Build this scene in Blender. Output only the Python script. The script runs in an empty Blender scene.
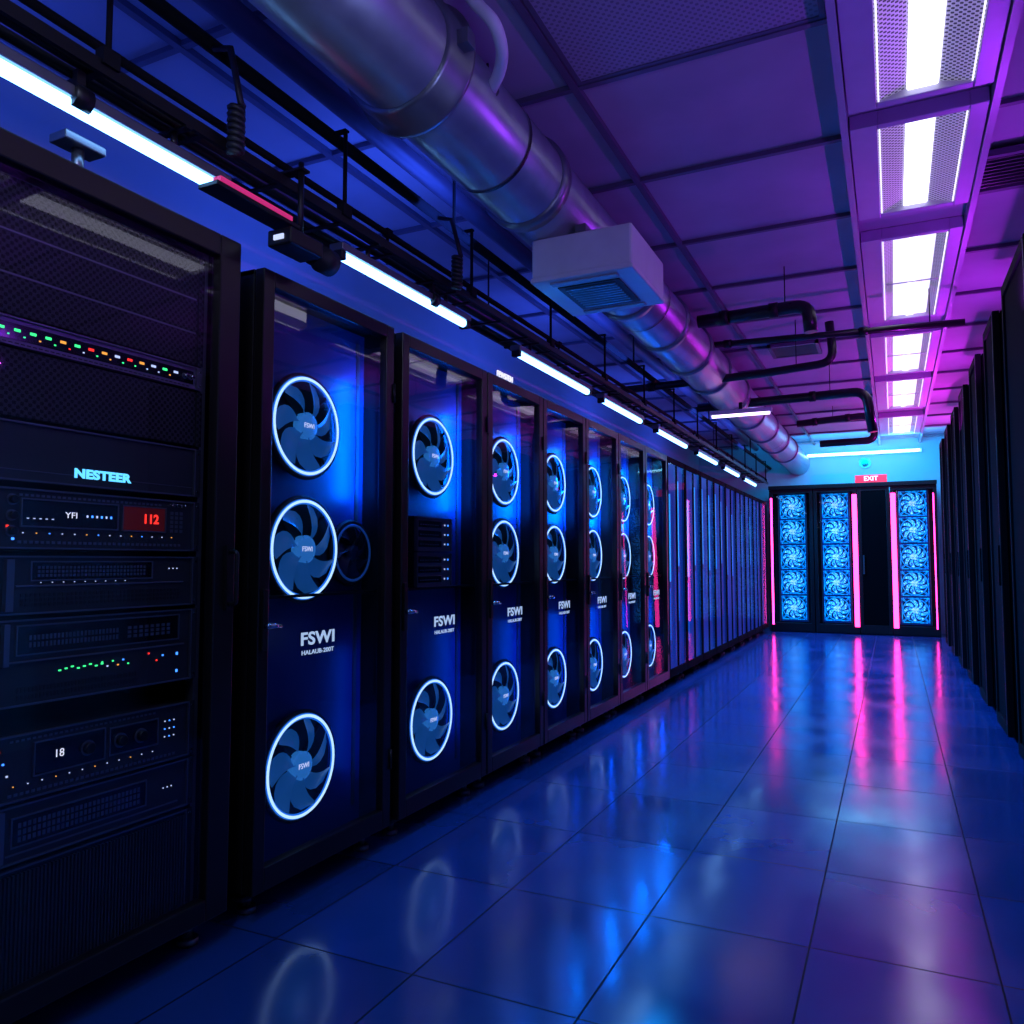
import bpy, bmesh, math, random
from mathutils import Vector, Matrix
random.seed(4)
scene = bpy.context.scene
col = scene.collection
try:
    scene.view_settings.view_transform = 'Standard'
except Exception: pass

# ------------------------------------------------------------------ camera
H = 1.15; F_PX = 792.0
TH = math.atan(0.48); PH = math.atan(0.0693*0.902)
Fv = Vector((-math.sin(TH)*math.cos(PH), math.cos(TH)*math.cos(PH), math.sin(PH)))
Rv = Vector((math.cos(TH), math.sin(TH), 0)); Uv = Rv.cross(Fv)
cam_d = bpy.data.cameras.new('camera'); cam = bpy.data.objects.new('camera', cam_d); col.objects.link(cam)
cam_d.sensor_width = 36; cam_d.lens = 36*F_PX/1024; cam_d.clip_start = .02
M = Matrix((Rv, Uv, -Fv)).transposed().to_4x4(); M.translation = Vector((0, 0, H)); cam.matrix_world = M
scene.camera = cam
CP = Vector((0, 0, H))
def ray(u, v): return Fv + Rv*((u-512)/F_PX) + Uv*((512-v)/F_PX)
def onx(u, v, X): d = ray(u, v); return CP + d*(X/d.x)
def ony(u, v, Y): d = ray(u, v); return CP + d*(Y/d.y)
def onz(u, v, Z): d = ray(u, v); return CP + d*((Z-H)/d.z)

# ------------------------------------------------------------------ materials
def nodes(name):
    m = bpy.data.materials.new(name); m.use_nodes = True
    nt = m.node_tree; b = nt.nodes['Principled BSDF']; return m, nt, b
def surf(name, c, rough=.4, metal=0., var=.15, scale=8., em=None, es=0., bump=0., spec=None):
    m, nt, b = nodes(name); N = nt.nodes; L = nt.links
    tc = N.new('ShaderNodeTexCoord'); no = N.new('ShaderNodeTexNoise'); no.inputs['Scale'].default_value = scale
    no.inputs['Detail'].default_value = 4
    L.new(tc.outputs['Object'], no.inputs['Vector'])
    mx = N.new('ShaderNodeMix'); mx.data_type = 'RGBA'
    mx.inputs[6].default_value = (*[x*(1-var) for x in c], 1); mx.inputs[7].default_value = (*[min(1, x*(1+var)) for x in c], 1)
    L.new(no.outputs['Fac'], mx.inputs[0]); L.new(mx.outputs[2], b.inputs['Base Color'])
    mr = N.new('ShaderNodeMapRange'); mr.inputs[3].default_value = max(.02, rough*.8); mr.inputs[4].default_value = min(1, rough*1.2)
    L.new(no.outputs['Fac'], mr.inputs[0]); L.new(mr.outputs[0], b.inputs['Roughness'])
    b.inputs['Metallic'].default_value = metal
    if spec is not None: b.inputs['Specular IOR Level'].default_value = spec
    if em: b.inputs['Emission Color'].default_value = (*em, 1); b.inputs['Emission Strength'].default_value = es
    if bump:
        bp = N.new('ShaderNodeBump'); bp.inputs['Strength'].default_value = bump; bp.inputs['Distance'].default_value = .01
        L.new(no.outputs['Fac'], bp.inputs['Height']); L.new(bp.outputs[0], b.inputs['Normal'])
    return m
def glow(name, c, s): return surf(name, [x*.5 for x in c], .5, 0, .02, 5, c, s)
def sparkle(name, stops, s, scale):  # noise paints glints into the emission of parts that are no lamps
    m, nt, b = nodes(name); N = nt.nodes; L = nt.links
    tc = N.new('ShaderNodeTexCoord'); no = N.new('ShaderNodeTexNoise'); no.inputs['Scale'].default_value = scale; no.inputs['Detail'].default_value = 3
    L.new(tc.outputs['Object'], no.inputs['Vector'])
    cr = N.new('ShaderNodeValToRGB'); e = cr.color_ramp.elements
    e[0].position, e[0].color = stops[0][0], (*stops[0][1], 1); e[1].position, e[1].color = stops[-1][0], (*stops[-1][1], 1)
    for p_, c_ in stops[1:-1]: q = e.new(p_); q.color = (*c_, 1)
    L.new(no.outputs['Fac'], cr.inputs[0]); L.new(cr.outputs[0], b.inputs['Emission Color']); L.new(cr.outputs[0], b.inputs['Base Color'])
    b.inputs['Emission Strength'].default_value = s; return m
def glassmat(name, tint=(.85, .9, 1), f0=.05, k=1.0, refl_tilt=.0):
    m, nt, b = nodes(name); N = nt.nodes; L = nt.links; N.remove(b)
    out = [n for n in N if n.type == 'OUTPUT_MATERIAL'][0]
    t = N.new('ShaderNodeBsdfTransparent'); t.inputs[0].default_value = (*tint, 1)
    g = N.new('ShaderNodeBsdfGlossy'); g.inputs['Roughness'].default_value = .02
    ge = N.new('ShaderNodeNewGeometry'); vd = N.new('ShaderNodeVectorMath'); vd.operation = 'DOT_PRODUCT'
    L.new(ge.outputs['Incoming'], vd.inputs[0]); L.new(ge.outputs['Normal'], vd.inputs[1])
    if refl_tilt:
        # shading normal tilted up to bring ceiling-light reflections onto the pane, plus slight ripple
        no = N.new('ShaderNodeTexNoise'); no.inputs['Scale'].default_value = 1.2
        tc = N.new('ShaderNodeTexCoord'); L.new(tc.outputs['Object'], no.inputs['Vector'])
        ad = N.new('ShaderNodeVectorMath'); ad.operation = 'ADD'; L.new(ge.outputs['Normal'], ad.inputs[0]); ad.inputs[1].default_value = (0, 0, refl_tilt)
        nr = N.new('ShaderNodeVectorMath'); nr.operation = 'NORMALIZE'; L.new(ad.outputs[0], nr.inputs[0])
        bp = N.new('ShaderNodeBump'); bp.inputs['Strength'].default_value = .1; bp.inputs['Distance'].default_value = .004
        L.new(no.outputs[0], bp.inputs['Height']); L.new(nr.outputs[0], bp.inputs['Normal']); L.new(bp.outputs[0], g.inputs['Normal'])
    def mth(op, a, v=None, first=False):
        n = N.new('ShaderNodeMath'); n.operation = op
        L.new(a, n.inputs[1 if first else 0])
        if v is not None: n.inputs[0 if first else 1].default_value = v
        return n.outputs[0]
    c = mth('ABSOLUTE', vd.outputs['Value']); c = mth('SUBTRACT', c, 1, True); c = mth('POWER', c, 5); c = mth('MULTIPLY', c, (1-f0)*k); c = mth('ADD', c, f0)
    x = N.new('ShaderNodeMixShader'); L.new(c, x.inputs[0]); L.new(t.outputs[0], x.inputs[1]); L.new(g.outputs[0], x.inputs[2])
    L.new(x.outputs[0], out.inputs[0]); return m
def perf(name, c, dark, axes, pitch, rough=.4, metal=.6, thr=.1, em=None, es=0, spec=.5):
    m, nt, b = nodes(name); N = nt.nodes; L = nt.links
    tc = N.new('ShaderNodeTexCoord'); sp = N.new('ShaderNodeSeparateXYZ'); L.new(tc.outputs['Object'], sp.inputs[0])
    outs = []
    for a in axes:
        k = N.new('ShaderNodeMath'); k.operation = 'MULTIPLY'; k.inputs[1].default_value = math.pi/pitch; L.new(sp.outputs[a], k.inputs[0])
        s = N.new('ShaderNodeMath'); s.operation = 'SINE'; L.new(k.outputs[0], s.inputs[0]); outs.append(s)
    p = N.new('ShaderNodeMath'); p.operation = 'MULTIPLY'; L.new(outs[0].outputs[0], p.inputs[0]); L.new(outs[1].outputs[0], p.inputs[1])
    a = N.new('ShaderNodeMath'); a.operation = 'GREATER_THAN'; a.inputs[1].default_value = thr; L.new(p.outputs[0], a.inputs[0])
    mx = N.new('ShaderNodeMix'); mx.data_type = 'RGBA'; mx.inputs[6].default_value = (*c, 1); mx.inputs[7].default_value = (*dark, 1)
    L.new(a.outputs[0], mx.inputs[0]); L.new(mx.outputs[2], b.inputs['Base Color'])
    b.inputs['Roughness'].default_value = rough; b.inputs['Metallic'].default_value = metal; b.inputs['Specular IOR Level'].default_value = spec
    if em:
        L.new(mx.outputs[2], b.inputs['Emission Color']); b.inputs['Emission Strength'].default_value = es
    return m
def tile_mat(name, x0, sx, y0, sy, w, c, rough, grout, rv=.09):
    m, nt, b = nodes(name); N = nt.nodes; L = nt.links
    def mth(op, a, c2=None, v=None):
        n = N.new('ShaderNodeMath'); n.operation = op; L.new(a, n.inputs[0])
        if c2 is not None: L.new(c2, n.inputs[1])
        if v is not None: n.inputs[1].default_value = v
        return n.outputs[0]
    tc = N.new('ShaderNodeTexCoord'); sp = N.new('ShaderNodeSeparateXYZ'); L.new(tc.outputs['Object'], sp.inputs[0])
    es = []; fl = []
    for o, x, s in ((sp.outputs[0], x0, sx), (sp.outputs[1], y0, sy)):
        t = mth('DIVIDE', mth('SUBTRACT', o, v=x), v=s); fl.append(mth('FLOOR', t))
        f = mth('ABSOLUTE', mth('SUBTRACT', mth('FRACT', t), v=.5))
        es.append(mth('GREATER_THAN', f, v=.5-w/s))
    e = mth('MAXIMUM', es[0], es[1])
    cb = N.new('ShaderNodeCombineXYZ'); L.new(fl[0], cb.inputs[0]); L.new(fl[1], cb.inputs[1])
    wn = N.new('ShaderNodeTexWhiteNoise'); L.new(cb.outputs[0], wn.inputs[0])
    no = N.new('ShaderNodeTexNoise'); no.inputs['Scale'].default_value = 2.2; no.inputs['Detail'].default_value = 5; L.new(tc.outputs['Object'], no.inputs['Vector'])
    m1 = N.new('ShaderNodeMix'); m1.data_type = 'RGBA'; m1.inputs[6].default_value = (*[k*.6 for k in c], 1); m1.inputs[7].default_value = (*[k*1.4 for k in c], 1)
    L.new(mth('MULTIPLY', mth('ADD', wn.outputs[0], no.outputs[0]), v=.5), m1.inputs[0])
    m2 = N.new('ShaderNodeMix'); m2.data_type = 'RGBA'; L.new(m1.outputs[2], m2.inputs[6]); m2.inputs[7].default_value = (*grout, 1); L.new(e, m2.inputs[0])
    L.new(m2.outputs[2], b.inputs['Base Color'])
    r = N.new('ShaderNodeMapRange'); r.inputs[1].default_value = .3; r.inputs[2].default_value = .7; r.inputs[3].default_value = rough*(1-rv*4); r.inputs[4].default_value = rough*(1+rv*4); L.new(no.outputs[0], r.inputs[0])
    rr = mth('MAXIMUM', r.outputs[0], mth('MULTIPLY', e, v=.5)); L.new(rr, b.inputs['Roughness'])
    sp_ = N.new('ShaderNodeMapRange'); sp_.inputs[3].default_value = 1.; sp_.inputs[4].default_value = .1; L.new(e, sp_.inputs[0]); L.new(sp_.outputs[0], b.inputs['Specular IOR Level'])
    b.inputs['IOR'].default_value = 1.6
    n2 = N.new('ShaderNodeTexNoise'); n2.inputs['Scale'].default_value = 2.4; n2.inputs['Detail'].default_value = 1.5; L.new(tc.outputs['Object'], n2.inputs['Vector'])
    bp = N.new('ShaderNodeBump'); bp.inputs['Strength'].default_value = .28; bp.inputs['Distance'].default_value = .012
    L.new(n2.outputs[0], bp.inputs['Height']); L.new(bp.outputs[0], b.inputs['Normal'])
    return m

black = surf('black_powder_coat', (.018, .016, .018), .38, .5)
matte_black = surf('matte_black', (.004, .004, .006), .8, 0, spec=.08)
bronze = surf('dark_bronze_edge', (.045, .038, .04), .32, .8)
charcoal = surf('charcoal_faceplate', (.034, .036, .042), .42, .4, bump=.05)
deep = surf('deep_black', (.006, .006, .008), .6)
deep_matte = surf('deep_matte_black', (.003, .003, .004), .9, spec=.03)
navy = surf('navy_panel', (.022, .045, .17), .42, .1)
unlit = surf('unlit_fan_plastic', (.006, .012, .04), .4)
bluepanel_m = surf('blue_glow_painted_panel', (.01, .04, .2), .5, .0, .05, 2, (.0, .08, .8), .24)  # blue glow inside the far racks put into the panel as emission
chrome = surf('chrome', (.7, .7, .75), .15, 1)
duct_m = surf('galvanised_duct', (.44, .46, .54), .34, .75, .22, 9, bump=.08)
band_m = surf('duct_band_steel', (.26, .27, .32), .35, .8)
hose_m = surf('grey_hose', (.8, .8, .84), .5)
white_m = surf('white_plastic', (.62, .62, .68), .4)
fan_m = surf('fan_blade_plastic', (.05, .16, .34), .3, .1, .25, 12, (.02, .22, .66), .22)  # emission paints the ring's light onto the blades
fan_hub = surf('fan_hub_plastic', (.06, .2, .4), .3, .2, .1, 8, (.04, .30, .8), .5)  # hub glow painted the same way, a little brighter
ring_m = glow('ring_light_white_blue', (.6, .88, 1), 1.45)
halo_m = glow('painted_blue_halo', (.02, .25, 1), .75)  # emissive colour for the soft glow painted around each ring
dimring_m = glow('dim_blue_ring', (.02, .12, .5), .22)
cyanfan_m = sparkle('cyan_sparkling_blade', [(.40, (.0, .03, .28)), (.53, (.0, .40, 1)), (.76, (.4, .95, 1))], 1.5, 55)
cyanring_m = glow('cyan_ring_light', (.0, .34, 1), 1.0)
cyanhub_m = sparkle('cyan_hub_glow', [(.4, (.0, .3, .9)), (.6, (.4, .9, 1))], 1.0, 60)
cyanframe_m = sparkle('cyan_frame_glow', [(.4, (.0, .05, .35)), (.62, (.0, .5, 1))], 1.0, 40)
pink_m = glow('magenta_light_strip', (1, .03, .32), 10.0)
tube_m = glow('blue_white_tube', (.18, .48, 1), 8)
tubew_m = glow('white_tube', (.80, .82, 1), 2.4)
tubef_m = glow('white_diffuser_sheet', (.80, .78, 1), 1.5)
edge_m = glow('lamp_edge_line', (.85, .85, 1), 1.4)
glass_m = glassmat('smoked_door_glass', (.68, .74, .92), .085, .45, .03)
glassm_m = glassmat('smoked_door_glass_mid_row', (.70, .76, .94), .05, .12, .03)
glassn_m = glassmat('near_door_glass', (.88, .9, .97), .045, .7, .026)
glassf_m = glassmat('far_door_glass', (.9, .94, 1), .03, .14)
perf_m = perf('perforated_black_steel', (.040, .040, .048), (.002, .002, .003), (1, 2), .010, .45, .5)
perfd_m = perf('perforated_dark_door', (.006, .006, .008), (.002, .002, .003), (1, 2), .02, .9, 0, spec=.05)
perfc_m = perf('perforated_ceiling_tile', (.36, .33, .42), (.20, .18, .24), (0, 1), .016, .5, .0, .3)
perfw_m = perf('perforated_reflector', (.46, .45, .54), (.05, .045, .07), (0, 1), .013, .45, .5, .15, em=1, es=.36)  # emission paints extra tube light onto the reflectors
text_m = glow('pale_lettering', (.5, .7, 1), .7)
textc_m = glow('cyan_lettering', (.12, .6, 1), 1.7)
textw_m = glow('white_lettering', (.9, .9, 1), 1.0)
red_m = glow('red_led', (1, .03, .02), 1.6); green_m = glow('green_led', (.05, 1, .25), 1.6); amber_m = glow('amber_led', (1, .4, .05), 1.2)
blueled_m = glow('blue_led', (.05, .25, 1), 2.5); whiteled_m = glow('white_led', (.6, .7, 1), 1.0)
screen_m = surf('black_display_glass', (.005, .006, .012), .1)
redscreen_m = glow('dark_red_display', (.10, .004, .004), .28)
trim_m = surf('ceiling_grid_metal', (.14, .12, .18), .45, .3)
blueglint_m = glow('painted_blue_glint', (.01, .36, 1), 1.0)  # emissive colour for painted cyan reflections in the far glass
blueglint2_m = glow('painted_blue_glint_dim', (.0, .18, .9), .6)
ear_m = surf('brushed_dark_steel', (.20, .20, .23), .33, .8)
ceil_m = surf('ceiling_panel', (.42, .38, .46), .6, 0, .3, 2.2, bump=.25)
wall_m = surf('painted_wall', (.4, .42, .5), .6, 0, .15, 2, bump=.1)
floor_m = tile_mat('glossy_floor_tile', -.256, .492, 1.94, .645, .0030, (.012, .060, .225), .165, (.002, .006, .02))  # blue room light is put into the tile base colour
black_pipe = surf('black_painted_pipe', (.02, .018, .022), .3, .3)
dull_pipe = surf('dull_black_pipe', (.008, .008, .010), .75, 0, spec=.15)
cable_m = surf('black_cable', (.012, .012, .014), .5)

# ------------------------------------------------------------------ geometry
def box(bm, x0, x1, y0, y1, z0, z1):
    v = [bm.verts.new(p) for p in ((x0,y0,z0),(x1,y0,z0),(x1,y1,z0),(x0,y1,z0),(x0,y0,z1),(x1,y0,z1),(x1,y1,z1),(x0,y1,z1))]
    for f in ((3,2,1,0),(4,5,6,7),(0,1,5,4),(1,2,6,5),(2,3,7,6),(3,0,4,7)): bm.faces.new([v[i] for i in f])
def quad(bm, pts): bm.faces.new([bm.verts.new(p) for p in pts])
def rounded(pts, r=.05, n=5):
    pts = [Vector(p) for p in pts]; out = [pts[0]]
    for i in range(1, len(pts)-1):
        a, b, c = pts[i-1], pts[i], pts[i+1]
        d1 = (a-b); d2 = (c-b); k = min(r, d1.length*.45, d2.length*.45)
        p = b+d1.normalized()*k; q = b+d2.normalized()*k
        for j in range(n+1):
            t = j/n; out.append(p*(1-t)**2+b*2*t*(1-t)+q*t*t)
    out.append(pts[-1]); return out
def tube(bm, pts, r, n=12, caps=True):
    pts = [Vector(p) for p in pts]; rings = []; up = None
    for i, p in enumerate(pts):
        d = (pts[min(i+1, len(pts)-1)]-pts[max(i-1, 0)]).normalized()
        if up is None:
            up = Vector((0,0,1)) if abs(d.z) < .9 else Vector((1,0,0))
        a = (up-d*up.dot(d)).normalized(); b = d.cross(a); up = a
        rr = r[i] if isinstance(r, (list, tuple)) else r
        rings.append([bm.verts.new(p+(a*math.cos(2*math.pi*k/n)+b*math.sin(2*math.pi*k/n))*rr) for k in range(n)])
    for A, B in zip(rings, rings[1:]):
        for k in range(n):
            f = bm.faces.new((A[k], A[(k+1)%n], B[(k+1)%n], B[k])); f.smooth = True
    if caps: bm.faces.new(rings[0][::-1]); bm.faces.new(rings[-1])
def cyl(bm, a, b, r, n=16): tube(bm, [a, b], r, n)
def torus_x(bm, c, R, r, n=48, k=8, sx=1):
    c = Vector(c); g = []
    for i in range(n):
        a = 2*math.pi*i/n; d = Vector((0, math.cos(a), math.sin(a)))
        g.append([bm.verts.new(c+d*(R+r*math.cos(2*math.pi*j/k))+Vector((1,0,0))*r*sx*math.sin(2*math.pi*j/k)) for j in range(k)])
    for i in range(n):
        for j in range(k):
            f = bm.faces.new((g[i][j], g[(i+1)%n][j], g[(i+1)%n][(j+1)%k], g[i][(j+1)%k])); f.smooth = True
def NB(): return bmesh.new()
def root_of(o):
    while o.parent: o = o.parent
    return o
def obj(name, bm, mat, parent=None, loc=None, bevel=0):
    bmesh.ops.recalc_face_normals(bm, faces=bm.faces)
    if loc is None:
        if parent: off = root_of(parent)['_b'] if '_b' in root_of(parent) else (0,0,0); off = Vector(off)
        else:
            xs = [v.co for v in bm.verts]
            off = Vector(((min(v.x for v in xs)+max(v.x for v in xs))/2, (min(v.y for v in xs)+max(v.y for v in xs))/2, min(v.z for v in xs)))
        bmesh.ops.translate(bm, verts=bm.verts, vec=-off)
    me = bpy.data.meshes.new(name); bm.to_mesh(me); bm.free(); me.materials.append(mat)
    o = bpy.data.objects.new(name, me); col.objects.link(o)
    if parent: o.parent = parent
    if loc is not None: o.location = loc
    elif not parent: o.location = off
    if bevel:
        md = o.modifiers.new('bevel', 'BEVEL'); md.width = bevel; md.segments = 2; md.limit_method = 'ANGLE'
    return o
def thing(name, label, cat, loc, group=None):
    o = bpy.data.objects.new(name, None); col.objects.link(o); o.location = loc; o.empty_display_size = .1
    o['_b'] = tuple(loc); o['label'] = label; o['category'] = cat
    if group: o['group'] = group
    return o
def tag(o, label, cat, group=None):
    o['label'] = label; o['category'] = cat
    if group: o['group'] = group
    return o
def struct(name, bm, mat, origin0=True):
    bmesh.ops.recalc_face_normals(bm, faces=bm.faces)
    me = bpy.data.meshes.new(name); bm.to_mesh(me); bm.free(); me.materials.append(mat)
    o = bpy.data.objects.new(name, me); col.objects.link(o); o['kind'] = 'structure'; return o
def dup(o, parent=None, loc=None):
    c = o.copy(); col.objects.link(c); c.parent = parent
    if loc is not None: c.location = loc
    for ch in list(o.children): dup(ch, c)
    return c
def text_obj(name, s, size, pos, mat, parent, face='x', ext=.0008, bold=0, wide=1.0, gap=1.0):
    cu = bpy.data.curves.new('t', 'FONT'); cu.body = s; cu.size = size; cu.extrude = ext; cu.offset = bold
    cu.align_x = 'CENTER'; cu.align_y = 'CENTER'; cu.space_character = gap
    t = bpy.data.objects.new('t', cu); col.objects.link(t)
    bpy.context.view_layer.update()
    me = bpy.data.meshes.new_from_object(t.evaluated_get(bpy.context.evaluated_depsgraph_get()))
    bpy.data.objects.remove(t); bpy.data.curves.remove(cu)
    if face == 'x': A = Matrix(((0,0,1),(1,0,0),(0,1,0))).to_4x4()
    else: A = Matrix(((1,0,0),(0,0,-1),(0,1,0))).to_4x4()
    off = Vector(root_of(parent)['_b']) if parent and '_b' in root_of(parent) else Vector((0,0,0))
    me.transform(Matrix.Translation(Vector(pos)-off) @ A @ Matrix.Diagonal((wide, 1, 1, 1)))
    me.materials.clear(); me.materials.append(mat); me.name = name
    o = bpy.data.objects.new(name, me); col.objects.link(o); o.parent = parent; return o
def area(name, loc, d, sx, sy, c, p):
    l = bpy.data.lights.new(name, 'AREA'); l.shape = 'RECTANGLE'; l.size = sx; l.size_y = sy; l.color = c; l.energy = p
    o = bpy.data.objects.new(name, l); col.objects.link(o); o.location = loc
    o.rotation_euler = Vector(d).to_track_quat('-Z', 'Y').to_euler(); return o
def spot(name, loc, d, c, p, ang=120, r=.03, blend=.8):
    l = bpy.data.lights.new(name, 'SPOT'); l.color = c; l.energy = p; l.spot_size = math.radians(ang); l.spot_blend = blend; l.shadow_soft_size = r
    o = bpy.data.objects.new(name, l); col.objects.link(o); o.location = loc
    o.rotation_euler = Vector(d).to_track_quat('-Z', 'Y').to_euler(); return o

FX = -1.86          # plane of the left rack doors
CZ = 3.17           # ceiling height
YB = 14.45          # back wall
XL, XR = -3.15, 1.95
# ------------------------------------------------------------------ setting
b = NB(); box(b, XL-.1, XR+.1, -2.1, YB+.1, -.1, 0); struct('floor', b, floor_m)
b = NB(); box(b, XL-.1, XR+.1, -2.1, YB+.1, CZ, CZ+.1); struct('ceiling', b, ceil_m)
b = NB(); box(b, XL-.1, XL, -2, YB, 0, CZ); struct('wall_left', b, wall_m)
b = NB(); box(b, XR, XR+.1, -2, YB, 0, CZ); struct('wall_right', b, wall_m)
b = NB(); box(b, XL-.1, XR+.1, YB, YB+.1, 0, CZ); struct('wall_back', b, wall_m)
b = NB(); box(b, XL-.1, XR+.1, -2.1, -2, 0, CZ); struct('wall_front', b, wall_m)
b = NB()
for k in range(-5, 16):
    y = 3.96+.92*k
    if y > YB-.1 or y < -1.9: continue
    box(b, XL, -.16, y-.014, y+.014, CZ-.024, CZ-.001); box(b, .46, XR, y-.014, y+.014, CZ-.024, CZ-.001)
for x in (-2.45, -1.16, 1.2): box(b, x-.016, x+.016, -1.95, YB-.01, CZ-.028, CZ-.001)
struct('trim_1', b, trim_m)
b = NB()
for x0, x1 in ((-.16, -.13), (.43, .46)): box(b, x0, x1, -1.95, YB-.01, CZ-.09, CZ-.001)
struct('trim_2', b, surf('trough_edge', (.4, .38, .47), .4, .3))
t = thing('ceiling_tile', 'perforated ceiling tile beside the big duct at the top of frame', 'ceiling tile', (-.655, 2.585, CZ-.018))
b = NB(); box(b, -1.135, -.175, 2.14, 3.02, CZ-.016, CZ-.002); obj('perforated_sheet', b, perfc_m, t)
b = NB()
for a in ((-1.14, -.17, 2.135, 2.155), (-1.14, -.17, 3.005, 3.025), (-1.14, -1.12, 2.155, 3.005), (-.19, -.17, 2.155, 3.005)): box(b, *a, CZ-.020, CZ-.0165)
obj('tile_border', b, trim_m, t)

# ------------------------------------------------------------------ fans
def make_fan(R, blade, hub, ring, nb=7, parent=None, loc=(0,0,0), frame=None, halo=None):
    b = NB(); torus_x(b, (-.014, 0, 0), R+.012, .009, 48, 8, 1.2)
    for a in range(4):
        t = math.pi/4+a*math.pi/2
        cyl(b, (-.024, .03*math.cos(t), .03*math.sin(t)), (-.024, (R+.01)*math.cos(t), (R+.01)*math.sin(t)), .005, 6)
    if not frame: cyl(b, (-.036, 0, 0), (-.031, 0, 0), R+.006, 40)  # added dark disc stands in for shade between the blades
    f = obj('fan', b, deep, parent, loc=loc)
    b = NB()
    for k in range(nb):
        a0 = 2*math.pi*k/nb; g = []
        for i in range(7):
            t = i/6; r = R*(.24+.68*t); sw = .5*t*t; half = (.17+.25*math.sin(math.pi*(.15+.72*t)))*(1 if t < .95 else .84)*7/nb*(.80 if not frame else .8)
            row = []
            for j in range(5):
                s = j/4*2-1; a = a0+sw+s*half
                row.append(b.verts.new((-.006+s*.014*(1-.3*t)-.004*(1-s*s), r*math.cos(a), r*math.sin(a))))
            g.append(row)
        for i in range(6):
            for j in range(4):
                fc = b.faces.new((g[i][j], g[i][j+1], g[i+1][j+1], g[i+1][j])); fc.smooth = True
    obj('blades', b, blade, f, loc=(0,0,0))
    b = NB(); cyl(b, (-.026, 0, 0), (.002, 0, 0), R*.28, 28); tube(b, [(.002,0,0),(.005,0,0),(.007,0,0)], [R*.28, R*.24, R*.13], 28)
    torus_x(b, (.002, 0, 0), R*.275, .0025, 28, 6)
    obj('hub', b, hub, f, loc=(0,0,0))
    b = NB(); torus_x(b, (.0, 0, 0), R-.002, .0052 if not frame else .007, 64, 8, .7); obj('light_ring', b, ring, f, loc=(0,0,0))
    if halo:
        b = NB(); torus_x(b, (-.004, 0, 0), R-.003, .010, 64, 8, .3); obj('painted_halo', b, halo, f, loc=(0,0,0))  # wider blue torus imitates the soft halo around the ring light
    if frame:
        b = NB(); q = R+.015; w_ = .013
        box(b, -.02, .01, -q, q, q-w_, q); box(b, -.02, .01, -q, q, -q, -q+w_); box(b, -.02, .01, -q, -q+w_, -q+w_, q-w_); box(b, -.02, .01, q-w_, q, -q+w_, q-w_)
        for a in range(4):
            t = math.pi/4+a*math.pi/2; c_ = math.cos(t); s_ = math.sin(t)
            cyl(b, (-.01, R*1.02*c_, R*1.02*s_), (-.01, q*1.36*c_, q*1.36*s_), .014, 6)
        obj('square_frame', b, frame, f, loc=(0,0,0))
    return f

# ------------------------------------------------------------------ left rack row
def rack_shell(name, label, y0, y1, group, two_leaf=False, top=2.13, panel=navy, knob=True, x=FX, gm=None):
    t = thing(name, label, 'server rack', (x, (y0+y1)/2, 0), group)
    y0 += .006; y1 -= .006
    xb = x-1.0
    b = NB()
    box(b, xb, x-.045, y0, y0+.02, .07, top); box(b, xb, x-.045, y1-.02, y1, .07, top)
    box(b, xb, x-.045, y0, y1, top-.02, top+.001); box(b, xb, x-.045, y0, y1, .06, .09); box(b, xb, xb+.02, y0, y1, .07, top)
    obj('body', b, black, t, bevel=.003)
    for yy in (y0+.07, y1-.07):
        for xx in (x-.09, xb+.08):
            b = NB(); cyl(b, (xx, yy, .0), (xx, yy, .02), .03, 16); cyl(b, (xx, yy, .02), (xx, yy, .062), .014, 12); obj('foot', b, ear_m if xx > x-.5 else deep, t)
    s = .052 if not two_leaf else .034
    xf = x-.04 if not two_leaf else x-.014
    b = NB()
    box(b, xf, x, y0, y0+s, .085, top); box(b, xf, x, y1-s, y1, .085, top)
    box(b, xf, x, y0+s, y1-s, top-.055, top); box(b, xf, x, y0+s, y1-s, .085, .16)
    if two_leaf:
        m = (y0+y1)/2; box(b, xf, x, m-.018, m+.018, .16, top-.055)
    d = obj('door', b, bronze if not two_leaf else matte_black, t, bevel=.004)
    gx = x-.018 if not two_leaf else x-.003
    b = NB(); quad(b, ((gx, y0+s-.004, .156), (gx, y1-s+.004, .156), (gx, y1-s+.004, top-.051), (gx, y0+s-.004, top-.051))); obj('glass', b, gm or (glass_m if not two_leaf else glassf_m), d)
    if knob:
        b = NB(); box(b, x, x+.012, y0+.012, y0+.036, 0.86, 1.06)
        h = obj('handle_plate', b, black, d, bevel=.002)
        b = NB(); cyl(b, (x+.012, y0+.024, .94), (x+.035, y0+.024, .94), .010, 12)
        tube(b, [(x+.032, y0+.018, .94), (x+.034, y0+.04, .94), (x+.033, y0+.072, .937)], [.009, .009, .007], 10)
        o = obj('lever', b, chrome, h); o['label'] = 'chrome door lever'
        for z in (.35, 1.85):
            b = NB(); cyl(b, (x+.004, y1-.006, z-.04), (x+.004, y1-.006, z+.04), .006, 10); obj('hinge', b, black, d)
    if two_leaf:
        b = NB(); box(b, x-.034, x-.028, y0+.02, y1-.02, .09, top-.03); obj('back_panel', b, panel, t)
    else:
        b = NB(); box(b, x-.16, x-.14, y0+.02, y1-.02, .09, top-.03); obj('fan_panel', b, panel, t)
        b = NB(); box(b, x-.14, x-.06, y0+.021, y1-.021, 1.022, 1.032); obj('shelf', b, black, t)
        b = NB()
        for yy in (y0+.055, y1-.075): box(b, x-.14, x-.135, yy, yy+.02, .17, top-.07)
        obj('mounting_rail', b, ear_m, t)
    return t
ordn = ['', 'first', 'second', 'third', 'fourth', 'fifth', 'sixth', 'seventh', 'eighth', 'ninth']
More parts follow.
